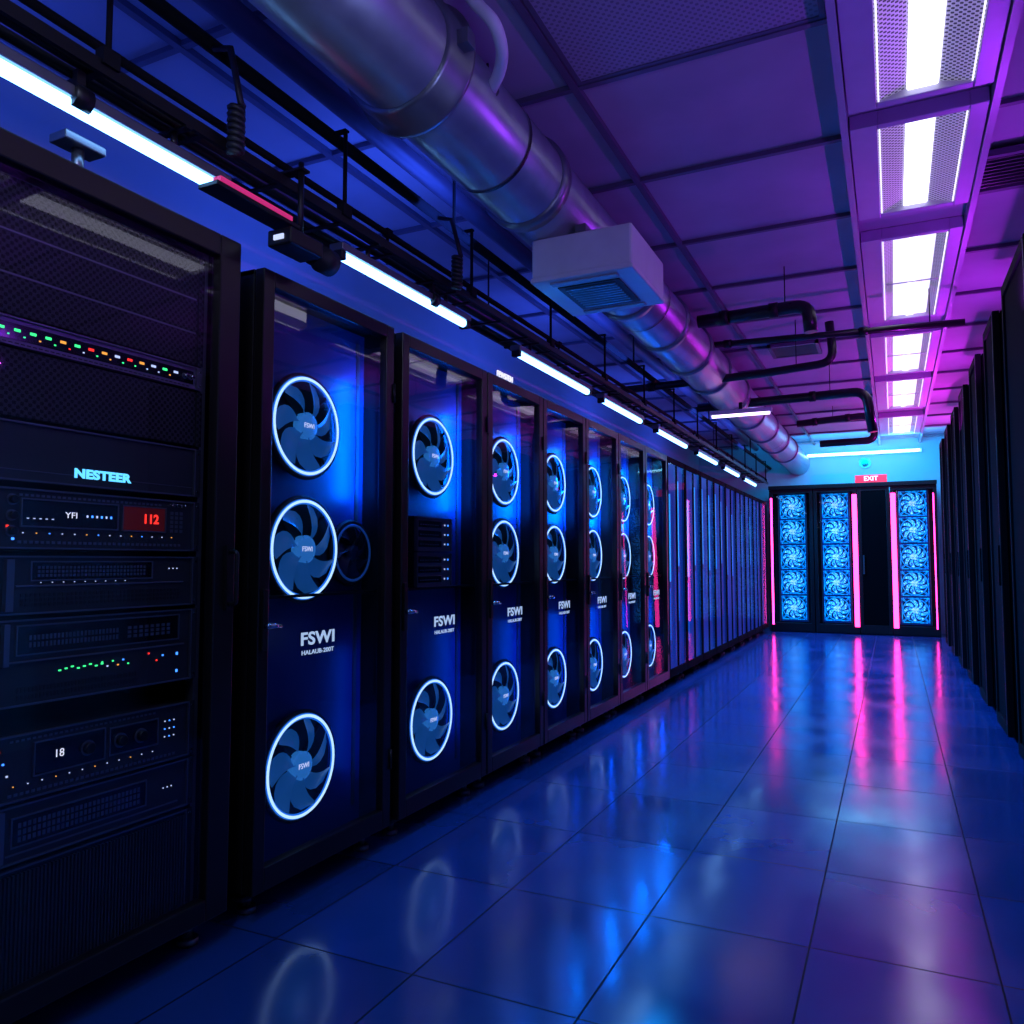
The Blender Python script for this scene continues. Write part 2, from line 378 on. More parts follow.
edges = [1.966, 2.742, 2.795, 3.588, 4.309, 5.04, 5.75, 6.47, 7.20]
fan_racks = [(1.966, 2.742), (2.795, 3.585)] + [(edges[i], edges[i+1]) for i in range(3, 8)]
labs = ['second rack in the left row, widest full glass door with three large ringed fans',
        'third rack in the left row, two ringed fans with small black units between them',
        'fourth rack in the left row, three ringed fans, right after the rack holding small units',
        'fifth rack in the left row, with three ringed fans, lettering on lower glass',
        'sixth rack in the left row, three narrow looking ringed fans',
        'seventh rack in the left row, three foreshortened ringed fans',
        'eighth rack in the left row, the farthest one showing ringed fans']
R = .178; proto = None
for i, (y0, y1) in enumerate(fan_racks):
    t = rack_shell('server_rack', labs[i], y0, y1, 'glass door server racks in the left row', gm=glass_m if i < 3 else glassm_m)
    yc = (y0+y1)/2 - (.06 if i == 0 else 0)
    for z in ((1.65, 1.195, .415) if i != 1 else (1.645, .42)):
        lz = (-.080, yc-(y0+y1)/2, z)
        if proto is None:
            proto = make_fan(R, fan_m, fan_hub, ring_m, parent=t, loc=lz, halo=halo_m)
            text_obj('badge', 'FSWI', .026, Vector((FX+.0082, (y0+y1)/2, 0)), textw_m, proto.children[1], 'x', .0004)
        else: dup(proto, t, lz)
    if i == 0:
        f2 = make_fan(.112, unlit, unlit, dimring_m, parent=t, loc=(-.088, .235, 1.185)); f2['label'] = 'small dim unlit fan at the right edge'
    d = [c for c in t.children if c.name.startswith('door')][0]
    text_obj('lettering', 'FSWI', .062, (FX-.0165, yc, .875), text_m, d, 'x', .0006, .0016, 1.35, 1.05)
    text_obj('small_lettering', 'HALAUB-200T', .022, (FX-.0165, yc, .828), text_m, d, 'x', .0005, .0003, 1.3)
    far = min(1, i/4)
    area('rack_glow', (FX-.055, y1-.065, 1.66), (-1, -.5, 0), .03, .5, (.0, .17, 1), 5.5+6*far)
    area('rack_glow_low', (FX-.055, y1-.065, .55), (-1, -.45, 0), .03, .5, (.0, .10, 1), .3+1.2*far)
    if i == 2:
        text_obj('header_lettering', 'FEWSTEN', .045, (FX-.02, yc-.12, 2.155), textw_m, d, 'x', .003)
n = 9; w = (13.60-7.20)/n
for i in range(n):
    y0 = 7.20+w*i; y1 = y0+w
    t = rack_shell('server_rack', 'slim double glass rack, %s past the last rack with ringed fans' % ordn[i+1] if i < n-1 else 'slim double glass rack at the far end of the left row, against end cabinets',
                   y0, y1, 'double glass racks at the far left', two_leaf=True, knob=False, panel=bluepanel_m)
    for j, yy in enumerate((y0+.12+random.uniform(0, .05), (y0+y1)/2+.10+random.uniform(0, .05))):  # emissive strips added to imitate vertical cyan reflections, not lamps
        za = random.uniform(.3, .6); zb = random.uniform(1.75, 1.98); zm = random.uniform(.95, 1.15)
        b = NB(); box(b, FX-.026, FX-.022, yy, yy+random.uniform(.035, .06), zm, zb); obj('glow_strip', b, blueglint_m, t)
        b = NB(); box(b, FX-.026, FX-.022, yy, yy+.03, za, zm-.06); obj('glow_strip', b, blueglint2_m, t)
# rack one
y0, y1 = 1.02, 1.868
t1 = thing('server_rack', 'nearest left rack, filled with stacked electronic units behind glass', 'server rack', (FX, (y0+y1)/2, 0), 'glass door server racks in the left row')
b = NB()
box(b, FX-1, FX-.045, y0, y0+.02, .07, 2.17); box(b, FX-1, FX-.045, y1-.02, y1, .07, 2.17)
box(b, FX-1, FX-.045, y0, y1, 2.15, 2.171); box(b, FX-1, FX-.045, y0, y1, .06, .09); box(b, FX-1, FX-.98, y0, y1, .07, 2.17)
obj('body', b, black, t1, bevel=.003)
b = NB(); s = .085
box(b, FX-.04, FX, y0, y0+.06, .085, 2.17); box(b, FX-.04, FX, y1-s, y1, .085, 2.17)
box(b, FX-.04, FX, y0+.06, y1-s, 2.10, 2.17); box(b, FX-.04, FX, y0+.06, y1-s, .085, .15)
d1 = obj('door', b, bronze, t1, bevel=.005)
b = NB(); gx = FX-.016; quad(b, ((gx, y0+.056, .146), (gx, y1-s+.004, .146), (gx, y1-s+.004, 2.104), (gx, y0+.056, 2.104))); obj('glass', b, glassn_m, d1)
b = NB(); box(b, FX, FX+.012, y1-.045, y1-.02, 1.0, 1.20); tube(b, rounded([(FX+.01, y1-.033, 1.02), (FX+.04, y1-.033, 1.02), (FX+.04, y1-.033, 1.18), (FX+.01, y1-.033, 1.18)], .012), .007, 8)
obj('handle', b, black, d1)
b = NB()
for yy in (y0+.062, y1-s-.022): box(b, FX-.085, FX-.052, yy, yy+.02, .09, 2.15)
obj('mounting_rail', b, ear_m, t1)
for yy in (y0+.07, y1-.07):
    for xx in (FX-.09, FX-.9):
        b = NB(); cyl(b, (xx, yy, 0), (xx, yy, .02), .032, 16); cyl(b, (xx, yy, .02), (xx, yy, .062), .015, 12); obj('foot', b, ear_m if xx > FX-.5 else deep, t1)

UX = FX-.05; UY0, UY1 = 1.105, 1.765
def Yu(u): return onx(u, 600, UX).y
def Zv(u, v): return onx(u, v, UX).z
def unit(name, label, cat, z0, z1, mat=charcoal, depth=.5, group='electronic units in the nearest left rack', ya=UY0, yb=UY1, ux=UX, ears=True, lip=True):
    t = thing(name, label, cat, (ux, (ya+yb)/2, z0), group)
    b = NB(); box(b, ux-depth, ux-.012, ya+.022, yb-.022, z0, z1); obj('chassis', b, deep, t)
    b = NB(); box(b, ux-.012, ux, ya+.022, yb-.022, z0+.001, z1-.001); fp = obj('faceplate', b, mat, t, bevel=.002)
    if lip:
        b = NB()
        for zz in (z0+.001, z1-.005): box(b, ux, ux+.007, ya+.022, yb-.022, zz, zz+.004)
        for yy in (ya+.022, yb-.026): box(b, ux, ux+.007, yy, yy+.004, z0+.005, z1-.005)
        obj('bezel_rim', b, ear_m, t)
    if ears:
        for yy in (ya, yb-.02):
            b = NB(); box(b, ux-.010, ux+.002, yy, yy+.02, z0+.001, z1-.001)
            e = obj('mounting_ear', b, mat, t)
            for zz in (z0+.015, z1-.015):
                b = NB(); cyl(b, (ux+.002, yy+.01, zz), (ux+.004, yy+.01, zz), .004, 10); obj('screw', b, chrome, e)
    return t, fp
def led(t, y, z, m, s=.003, sz=None, ux=UX):
    b = NB(); box(b, ux, ux+.002, y-s, y+s, z-(sz or s), z+(sz or s)); return obj('indicator_light', b, m, t)
def slots(t, ya, yb, z0, z1, nn, rows=1, m=deep, ux=UX, name='vent_slots'):
    b = NB(); p = (yb-ya)/nn; q = (z1-z0)/rows
    for r in range(rows):
        for k in range(nn): box(b, ux, ux+.0016, ya+p*k, ya+p*k+p*.6, z0+q*r, z0+q*r+q*.7)
    return obj(name, b, m, t)
def panel(t, ya, yb, z0, z1, m, name='display', ux=UX, th=.002):
    b = NB(); box(b, ux, ux+th, ya, yb, z0, z1); return obj(name, b, m, t, bevel=.0006)
def framed(t, ya, yb, z0, z1, m, ux=UX):
    d = panel(t, ya, yb, z0, z1, m, 'display', ux)
    b = NB(); e = .0035
    box(b, ux, ux+.005, ya-e, yb+e, z0-e, z0); box(b, ux, ux+.005, ya-e, yb+e, z1, z1+e); box(b, ux, ux+.005, ya-e, ya, z0, z1); box(b, ux, ux+.005, yb, yb+e, z0, z1)
    obj('display_frame', b, ear_m, d); return d
def knob(t, y, z, r, m=black, ux=UX):
    b = NB(); tube(b, [(ux, y, z), (ux+.014, y, z), (ux+.016, y, z)], [r, r*.9, r*.75], 20); k = obj('knob', b, m, t)
    b = NB(); tube(b, [(ux, y, z), (ux+.003, y, z)], [r*1.25, r*1.25], 20); obj('knob_ring', b, ear_m, k)

t, f = unit('perforated_cover', 'tall perforated black panel at the top of the nearest rack', 'rack cover', 1.748, 2.09, perf_m, .05, lip=False)
panel(t, UY0+.03, UY1-.03, 1.845, 1.85, ear_m, 'trim_bar'); panel(t, UY0+.03, UY1-.03, 1.95, 1.955, ear_m, 'trim_bar')
t, f = unit('patch_bay', 'thin patch strip with a row of multicoloured lights between perforated panels', 'patch bay', 1.672, 1.744, ear_m, .3)
cols = [green_m, green_m, green_m, green_m, amber_m, green_m, red_m, amber_m, whiteled_m, red_m, amber_m, whiteled_m, green_m, whiteled_m]
panel(t, UY0+.03, UY1-.035, 1.688, 1.728, screen_m, 'port_strip')
for k, m in enumerate(cols): led(t, 1.15+k*.0395, 1.712, m, .0075, .0032, UX+.002)
for k in range(13): led(t, 1.168+k*.0395, 1.699, cols[(k*5) % 14], .0022, .0016, UX+.002)
knob(t, 1.695, 1.708, .007, chrome, UX+.002); knob(t, 1.718, 1.708, .007, chrome, UX+.002)
slots(t, 1.14, 1.72, 1.676, 1.684, 38, 1, deep, UX, 'ports')
t, f = unit('perforated_cover', 'perforated black panel directly below the multicoloured light strip', 'rack cover', 1.50, 1.668, perf_m, .05, lip=False)
t, f = unit('amplifier', 'black faceplate unit with glowing blue name lettering', 'audio unit', 1.345, 1.492, charcoal, .4)
text_obj('lettering', 'NESTEER', .032, (UX+.001, Yu(99), Zv(99, 476)), textc_m, f, 'x', .0006, .0016, 1.28, 1.05)
panel(t, UY0+.03, UY1-.03, 1.372, 1.374, ear_m, 'trim_line', th=.001)
t, f = unit('receiver', 'black display unit with red lit numerals and knobs, below the blue name plate', 'audio unit', 1.18, 1.33, charcoal, .42)
framed(t, Yu(18), Yu(114), 1.238, 1.302, screen_m)
text_obj('readout', 'YFI', .022, (UX+.0028, Yu(68), 1.268), textw_m, t, 'x', .0003, 0, 1.2)
for k in range(6): led(t, Yu(84)+.014*k, 1.268, (whiteled_m, blueled_m)[k%2], .002, .003, UX+.002)
for k in range(5): led(t, Yu(24)+.016*k, 1.256, whiteled_m, .0025, .001, UX+.002)
framed(t, Yu(120), Yu(162), 1.237, 1.302, redscreen_m)
text_obj('readout', '112', .036, (UX+.0028, Yu(148), 1.269), red_m, t, 'x', .0003, .0012)
for k in range(3): knob(t, Yu(8), 1.30-.038*k, .011, black)
led(t, Yu(4), 1.235, red_m, .003); led(t, Yu(10), 1.205, blueled_m, .003)
slots(t, Yu(15), Yu(180), 1.194, 1.204, 34, 1, ear_m, name='buttons'); slots(t, Yu(168), Yu(182), 1.235, 1.30, 3, 5, ear_m, name='buttons')
slots(t, Yu(15), Yu(160), 1.310, 1.318, 30, 1, ear_m, name='buttons')
for k in range(14): led(t, Yu(20)+k*.034, 1.220, (whiteled_m, amber_m, blueled_m, whiteled_m)[k%4], .0013)
for k in range(4): knob(t, Yu(168)+.014*k, 1.315, .0035, chrome)
t, f = unit('rack_server', 'slim black unit with long vent slots under the red numeral display unit', 'server', 1.02, 1.165, charcoal, .5)
panel(t, Yu(2), Yu(10), 1.03, 1.155, ear_m, 'handle_bar', th=.014)
framed(t, Yu(30), Yu(150), 1.105, 1.148, screen_m); slots(t, Yu(36), Yu(145), 1.112, 1.142, 30, 3, ear_m, UX+.002, 'ports'); slots(t, Yu(20), Yu(180), 1.040, 1.075, 40, 3); panel(t, Yu(14), Yu(182), 1.088, 1.092, ear_m, 'trim_line', th=.004)
for k in range(3): led(t, Yu(168)+.014*k, 1.13, whiteled_m, .0014)
for k in range(9): led(t, Yu(40)+.03*k, 1.098, whiteled_m, .001)
t, f = unit('network_switch', 'black unit with small green and red indicator lights along its base', 'network switch', .80, 1.01, charcoal, .5)
framed(t, Yu(18), Yu(178), .925, .992, screen_m); slots(t, Yu(30), Yu(120), .94, .975, 24, 2, ear_m, UX+.002, 'ports')
slots(t, Yu(128), Yu(172), .94, .975, 8, 3, ear_m, UX+.002, 'ports')
panel(t, Yu(2), Yu(8), .90, 1.0, ear_m, 'handle_bar', th=.014)
panel(t, Yu(2), Yu(184), .905, .909, ear_m, 'trim_line', th=.006)
for k in range(8): led(t, Yu(62)+k*.017, .875+.003*(k%3), green_m, .0035, .0018)
for k in range(6): led(t, Yu(104)+k*.016, .882-.012*(k%2), (green_m, whiteled_m, green_m, amber_m, blueled_m, green_m)[k], .0022, .0018)
led(t, Yu(150), .89, red_m, .0022); led(t, Yu(158), .868, red_m, .0022); led(t, Yu(164), .88, blueled_m, .0022); led(t, Yu(178), .88, blueled_m, .003, .004)
led(t, Yu(178), .83, blueled_m, .003, .004)
slots(t, Yu(20), Yu(140), .815, .85, 36, 2)
t, f = unit('receiver', 'black display unit with pale numerals and two dark dials, in the lower rack', 'audio unit', .575, .735, charcoal, .42)
framed(t, Yu(40), Yu(108), .628, .705, screen_m); text_obj('readout', '18', .028, (UX+.0028, Yu(64), .668), textw_m, t, 'x', .0003)
framed(t, Yu(114), Yu(160), .632, .70, screen_m)
for yy in (Yu(92), Yu(124), Yu(144)): knob(t, yy, .665, .016, black, UX+.002)
slots(t, Yu(15), Yu(180), .588, .598, 34, 1, ear_m, name='buttons')
slots(t, Yu(15), Yu(160), .716, .723, 30, 1, ear_m, name='buttons')
for k in range(9): led(t, Yu(168)+(k%3)*.016, .645+.022*(k//3), (whiteled_m, blueled_m)[k%2], .0016)
for k in range(3): led(t, Yu(5)+.01*k, .70-.03*k, (red_m, blueled_m, whiteled_m)[k], .0022)
for k in range(12): led(t, Yu(20)+k*.036, .612, (amber_m, whiteled_m, whiteled_m)[k%3], .0012)
t, f = unit('rack_server', 'lowest slotted black unit just above the ribbed vent', 'server', .43, .568, charcoal, .5)
panel(t, Yu(2), Yu(10), .44, .56, ear_m, 'handle_bar', th=.014)
framed(t, Yu(20), Yu(150), .47, .535, screen_m); slots(t, Yu(26), Yu(146), .478, .528, 28, 3, ear_m, UX+.002, 'ports'); panel(t, Yu(14), Yu(182), .45, .454, ear_m, 'trim_line', th=.004)
for k in range(3): led(t, Yu(168)+.014*k, .50, whiteled_m, .0014)
t, f = unit('vent_grille', 'ribbed black ventilation panel at the bottom of the nearest rack', 'rack cover', .10, .42, black, .05)
b = NB(); nn = 60
for k in range(nn):
    yy = UY0+.03+(UY1-UY0-.06)*k/nn; box(b, UX, UX+.010, yy, yy+.005, .115, .405)
obj('ribs', b, charcoal, t)
for k, (z0, lb) in enumerate(((1.034, 'small black audio unit standing on the shelf in the third rack'), (1.196, 'small black audio unit stacked on another in the third rack'))):
    t, f = unit('compact_unit', lb, 'audio unit', z0, z0+.158, ear_m, .075, 'small units in the third rack', 2.98, 3.33, FX-.055, False)
    ux = FX-.055
    for r in range(3):
        panel(t, 3.02, 3.22, z0+.02+.045*r, z0+.05+.045*r, screen_m, 'drawer_slot', ux)
        led(t, 3.25, z0+.035+.045*r, whiteled_m, .004, None, ux); led(t, 3.28, z0+.035+.045*r, blueled_m, .004, None, ux)
        slots(t, 3.03, 3.2, z0+.03+.045*r, z0+.036+.045*r, 8, 1, ear_m, ux+.002, 'buttons')

# ------------------------------------------------------------------ end cabinets
EY = 13.72
pf = None
backing = surf('blue_backing', (.01,.03,.12), .4, 0, .1, 5, (.0,.05,.5), .16)  # faint emission paints fan light on the panel behind
def end_cab(label, x0, x1, fans, strips, cx=None):
    global pf
    t = thing('equipment_cabinet', label, 'cabinet', ((x0+x1)/2, EY, 0), 'glowing cabinets across the end wall')
    x0 += .006; x1 -= .006
    b = NB(); box(b, x0, x1, EY+.25, EY+.65, 0, 2.33); box(b, x0, x0+.02, EY+.04, EY+.25, 0, 2.33); box(b, x1-.02, x1, EY+.04, EY+.25, 0, 2.33)
    box(b, x0, x1, EY+.04, EY+.25, 2.30, 2.33); box(b, x0, x1, EY+.04, EY+.25, 0, .14); obj('body', b, deep, t)
    b = NB(); s = .05
    box(b, x0, x0+s, EY, EY+.035, .02, 2.33); box(b, x1-s, x1, EY, EY+.035, .02, 2.33); box(b, x0+s, x1-s, EY, EY+.035, 2.27, 2.33); box(b, x0+s, x1-s, EY, EY+.035, .02, .15)
    d = obj('door', b, black, t, bevel=.003)
    if fans:
        b = NB(); quad(b, ((x0+s-.003, EY+.018, .147), (x1-s+.003, EY+.018, .147), (x1-s+.003, EY+.018, 2.273), (x0+s-.003, EY+.018, 2.273))); obj('glass', b, glassf_m, d)
        for z in (2.06, 1.645, 1.225, .81, .39):
            L = (cx-(x0+x1)/2, .17, z)
            if pf is None:
                pf = make_fan(.18, cyanfan_m, cyanhub_m, cyanring_m, 9, parent=t, loc=L, frame=cyanframe_m)
                pf.rotation_euler = (0, 0, -math.pi/2)
            else: dup(pf, t, L)
        b = NB(); box(b, cx-.21, cx+.21, EY+.22, EY+.24, .16, 2.27); obj('backing_panel', b, backing, t)
        b = NB()
        for xx in (cx-.225, cx+.215): box(b, xx, xx+.01, EY+.15, EY+.22, .16, 2.27)
        obj('column_frame', b, ear_m, t)
    else:
        b = NB(); box(b, x0+s, x1-s, EY+.01, EY+.03, .15, 2.27); obj('door_panel', b, deep_matte, d)
        b = NB(); box(b, x0+.06, x0+.08, EY-.02, EY, .95, 1.25); obj('handle', b, ear_m, d)
    for xx, ww, z0, z1 in strips:
        b = NB(); box(b, xx-ww, xx+ww, EY-.012, EY-.001, z0, z1); obj('glow_strip', b, pink_m, t)
    return t
end_cab('leftmost end wall cabinet with column of cyan fans and thin red edge light', -1.84, -1.15, True, [(-1.80, .014, .12, 2.2)], -1.49)
end_cab('end wall cabinet with cyan fan column left of the wide magenta strip', -1.15, -.49, True, [(-.53, .035, .12, 2.22)], -.83)
end_cab('plain black end wall cabinet without fans, between the two magenta strips', -.49, -.02, False, [])
end_cab('rightmost end wall cabinet with cyan fan column and magenta strip at left', -.02, .64, True, [(.025, .035, .12, 2.22), (.585, .008, .12, 2.2)], .30)
b = NB(); box(b, -1.84, .64, EY-.03, EY+.3, 2.335, 2.40)
tag(obj('header_beam', b, black, None, bevel=.004), 'black beam running over the end wall cabinets', 'beam')
t = thing('sign', 'small glowing red sign above the plain end cabinet', 'sign', (-.28, EY+.0, 2.40))
b = NB(); box(b, -.51, -.05, EY-.02, EY+.03, 2.40, 2.52); obj('panel', b, glow('red_sign_face', (.9, .02, .05), 1.3), t, bevel=.003)
text_obj('lettering', 'EXIT', .10, (-.28, EY-.022, 2.46), textw_m, t, 'y', .001, .002)
p = ony(865, 463, YB-.05)
t = thing('wall_sensor', 'small round dark sensor on the cyan back wall above sign', 'sensor', p)
b = NB(); cyl(b, p+Vector((0, .05, 0)), p+Vector((0, .02, 0)), .09, 24); obj('base', b, ear_m, t)
b = NB(); cyl(b, p+Vector((0, .02, 0)), p+Vector((0, -.02, 0)), .055, 24); obj('lens', b, screen_m, t)
a = ony(806, 456, YB-.06); c = ony(922, 452, YB-.06)
t = thing('tube_light', 'white tube light fixed horizontally on the back wall', 'light', (a+c)/2)
b = NB(); box(b, a.x, c.x, YB-.05, YB-.001, a.z-.03, a.z+.03); obj('housing', b, white_m, t)
b = NB(); cyl(b, (a.x+.03, YB-.065, a.z), (c.x-.03, YB-.065, a.z), .018, 12); obj('tube', b, glow('cyan_white_tube', (.4, .85, 1), 7), t)

# ------------------------------------------------------------------ right row
for k in range(7):
    y1 = 5.32 if k == 0 else 5.32+1.16*k-.12; y0 = y1-.58; x = .61; top = 2.74
    if k == 0: y0 = 4.45
    lab = 'tall black rack in the right row, %s' % (['nearest the camera', 'second from camera', 'third from camera', 'fourth from camera', 'fifth from camera', 'sixth from camera', 'farthest, toward the end cabinets'][k])
    t = thing('tall_rack', lab, 'server rack', (x, (y0+y1)/2, 0), 'tall black racks in the right row')
    b = NB(); box(b, x+.045, x+1.0, y0, y1, .06, top); obj('body', b, deep_matte, t, bevel=.006)
    b = NB(); s = .05
    box(b, x, x+.04, y0, y0+s, .07, top); box(b, x, x+.04, y1-s, y1, .07, top); box(b, x, x+.04, y0+s, y1-s, top-.06, top); box(b, x, x+.04, y0+s, y1-s, .07, .14)
    d = obj('door', b, matte_black, t, bevel=.004)
    b = NB(); box(b, x-.004, x-.0005, y0+.002, y0+.007, .08, top-.01); obj('edge_highlight', b, ear_m, d)  # thin steel strip added to imitate a light-caught edge
    b = NB(); box(b, x+.012, x+.03, y0+s, y1-s, .14, top-.06); obj('mesh_panel', b, perfd_m, d)
    b = NB(); box(b, x-.015, x, y0+.015, y0+.035, 1.0, 1.25); obj('handle', b, matte_black, d)
    for yy in (y0+.08, y1-.08):
        for xx in (x+.09, x+.9):
            b = NB(); cyl(b, (xx, yy, 0), (xx, yy, .061), .03, 14); obj('foot', b, deep, t)

# ------------------------------------------------------------------ ceiling troffers
tro = [(.55, 2.35), (2.42, 3.66), (3.80, 4.86), (5.2, 7.05), (7.5, 9.1), (9.4, 11.2), (11.8, 13.5)]
names = ['just above and behind the camera', 'nearest the camera at the top of frame', 'second in line with perforated reflectors',
         'third in line, nearly filled with white', 'fourth in line', 'fifth in line', 'farthest, near the back wall']
lilac = surf('lilac_metal', (.46, .44, .56), .4, .3)
for k, (ya, yb) in enumerate(tro):
    zt = CZ-.002; zb = CZ-.07
    t = thing('ceiling_light', 'recessed white ceiling light, '+names[k], 'ceiling light', (.15, (ya+yb)/2, zb), 'ceiling lights in a row above the aisle')
    b = NB(); box(b, -.125, -.01, ya, yb, zb, zt); box(b, .352, .425, ya, yb, zb, zt); box(b, -.01, .352, ya, ya+.045, zb, zt); box(b, -.01, .352, yb-.045, yb, zb, zt)
    obj('frame', b, lilac, t, bevel=.004)
    xd0, xd1 = (.105, .225) if k < 3 else (.055, .29)
    for x0, x1, zz in ((-.01, xd0-.003, 1), (xd1+.003, .352, -1)):
        b = NB()
        za, zb2 = (zb+.006, zb+.035) if zz > 0 else (zb+.035, zb+.006)
        quad(b, ((x0, ya+.045, za), (x1, ya+.045, zb2), (x1, yb-.045, zb2), (x0, yb-.045, za)))
        obj('reflector', b, perfw_m, t)
    if k < 3:
        b = NB(); box(b, xd0, xd1, ya+.046, yb-.046, zb+.022, zb+.045); obj('diffuser', b, tubew_m, t, bevel=.008)
    else:
        b = NB(); box(b, xd0, xd1, ya+.046, yb-.046, zb+.030, zb+.045); obj('diffuser', b, tubef_m, t, bevel=.004)
        b = NB(); box(b, .145, .20, ya+.05, yb-.05, zb+.022, zb+.030); obj('tube', b, tubew_m, t, bevel=.003)
        b = NB()
        m = (ya+yb)/2; box(b, -.01, .352, m-.006, m+.006, zb+.008, zb+.016); obj('cross_bar', b, lilac, t)
    for xx in (-.005, .342):
        b = NB(); box(b, xx, xx+.006, ya+.05, yb-.05, zb+.002, zb+.007); obj('edge_light', b, edge_m, t)

# ------------------------------------------------------------------ strip lights over left racks
sl = [(.55, 1.81), (2.37, 3.39), (3.96, 5.15), (5.40, 6.43), (6.88, 8.05), (8.5, 9.6), (10.0, 11.1), (11.5, 12.6)]
sn = ['nearest the camera, over the first rack', 'over the second and third racks', 'over the fourth and fifth racks', 'over the sixth rack', 'over the seventh and eighth racks', 'first one over the far double glass racks', 'second one over the far double glass racks', 'last one over the far double glass racks']
SX = -1.88; SZ = 2.335; TZ = SZ+.085
for k, (ya, yb) in enumerate(sl):
    t = thing('tube_light', 'blue white tube light hung under the tray, '+sn[k], 'light', (SX, (ya+yb)/2, SZ-.03), 'tube lights along the left rack tops')
    b = NB(); box(b, SX-.035, SX+.03, ya, yb, SZ+.0, SZ+.03); obj('housing', b, ear_m, t, bevel=.004)
    b = NB(); tube(b, [(SX, ya+.03, SZ-.012), (SX, yb-.03, SZ-.012)], .019, 14); obj('tube', b, tube_m, t)
    for yy in (ya, yb-.03):
        b = NB(); box(b, SX-.025, SX+.025, yy, yy+.03, SZ-.034, SZ+.0); obj('end_cap', b, black, t, bevel=.003)
    for yy in (ya+.2, yb-.2):
        b = NB(); cyl(b, (SX, yy, SZ+.03), (SX, yy, TZ-.008), .010, 8); box(b, SX-.165, SX+.062, yy-.012, yy+.012, TZ-.008, TZ-.0005); obj('bracket', b, black, t)
    if k in (0, 1):
        yy = (1.30, 3.05)[k]
        b = NB(); tube(b, [(SX+.01, yy-.025, SZ+.012), (SX+.01, yy+.025, SZ+.012)], .034, 12); box(b, SX+.0, SX+.02, yy-.012, yy+.012, SZ+.02, TZ-.001); obj('clamp', b, black, t)
t = thing('cable_tray', 'long black ladder tray hung above the left racks', 'cable tray', (SX, 6, TZ))
for xx in (SX-.165, SX+.045):
    b = NB(); box(b, xx, xx+.014, -1.5, 13.6, TZ, TZ+.036); obj('side_rail', b, black, t)
for k in range(44):
    b = NB(); box(b, SX-.15, SX+.045, -1.4+.34*k, -1.38+.34*k, TZ+.001, TZ+.009); obj('rung', b, black, t)
for k in range(13):
    yy = 1.35+1.0*k
    b = NB(); cyl(b, (SX+.052, yy, TZ+.03), (SX+.052, yy, 2.78), .008, 8); box(b, SX+.035, SX+.068, yy-.025, yy+.025, TZ+.025, TZ+.07)
    box(b, SX+.006, SX+.06, yy-.012, yy+.012, 2.776, 2.784); obj('hanger', b, dull_pipe, t)
t = thing('conduit_pipe', 'long straight black pipe above the cable tray on the left', 'pipe', (SX-.02, 6, 2.75))
b = NB(); cyl(b, (SX-.02, -1.6, 2.78), (SX-.02, YB-.01, 2.78), .024, 12); obj('pipe', b, dull_pipe, t)
for k in range(5):
    b = NB(); cyl(b, (SX-.02, .3+3*k, 2.80), (SX-.02, .3+3*k, CZ-.001), .008, 8); obj('hanger', b, dull_pipe, t)
t = thing('conduit_pipe', 'thinner black pipe running just above the cable tray', 'pipe', (SX-.10, 6, 2.58))
b = NB(); cyl(b, (SX-.10, -1.6, 2.60), (SX-.10, YB-.01, 2.60), .014, 10); obj('pipe', b, dull_pipe, t)
for k in range(7):
    b = NB(); cyl(b, (SX-.10, .85+2*k, 2.46), (SX-.10, .85+2*k, 2.60), .007, 8); box(b, SX-.115, SX-.085, .83+2*k, .87+2*k, 2.585, 2.618); obj('clip', b, dull_pipe, t)
t = thing('conduit_pipe', 'long grey pipe near the left wall behind the black one', 'pipe', (SX-.45, 6, 2.69))
b = NB(); cyl(b, (SX-.45, -1.6, 2.72), (SX-.45, YB-.01, 2.72), .03, 12); obj('pipe', b, trim_m, t)
for k in range(4):
    b = NB(); cyl(b, (SX-.45, .9+3.6*k, 2.75), (SX-.45, .9+3.6*k, CZ-.001), .006, 8); tube(b, [(SX-.45, .88+3.6*k, 2.72), (SX-.45, .92+3.6*k, 2.72)], .036, 12, False); obj('hanger', b, black, t)
for j, (dx, dz, rr, lab) in enumerate(((-.13, 0, .013, 'thick black cable lying along the tray, inner side'), (-.06, .002, .015, 'thickest black cable lying along the middle of the tray'), (-.005, 0, .012, 'black cable lying along the tray, aisle side'))):
    b = NB(); pts = []
    for k in range(60):
        yy = -1.3+k*.25; pts.append((SX+dx+.006*math.sin(k*1.1+j*2), yy, TZ+.028+dz+.003*math.sin(k*.9+j)))
    tube(b, pts, rr, 8); tag(obj('cable', b, cable_m), lab, 'cable', 'cables in the tray')
for j, (u, v) in enumerate(((236, 130), (457, 272))):
    p = onx(u, v, SX+.10)
    b = NB(); pts = []
    for k in range(90):
        a = k/89*2*math.pi*8; pts.append((p.x+.018*math.cos(a), p.y+.018*math.sin(a), p.z+.08-.16*k/89))
    pts = [(SX+.0, p.y, 2.76), (SX+.07, p.y, 2.74)]+pts
    tube(b, pts, .011, 6)
    tag(obj('cable_coil', b, cable_m), ['black coiled cable hanging above the gap between first and second racks', 'black coiled cable hanging above the third rack'][j], 'cable', 'coiled cables hanging from the pipe')
p = onx(300, 248, SX+.12)
t = thing('camera_device', 'black boxy device with round barrel hanging at the tray over second rack', 'camera', p)
b = NB(); box(b, p.x-.05, p.x+.05, p.y-.10, p.y+.06, p.z-.025, p.z+.03); obj('body', b, black, t, bevel=.006)
b = NB(); tube(b, [(p.x, p.y+.06, p.z), (p.x, p.y+.10, p.z), (p.x, p.y+.105, p.z), (p.x, p.y+.16, p.z)], [.035, .035, .045, .045], 20); obj('barrel', b, deep, t)
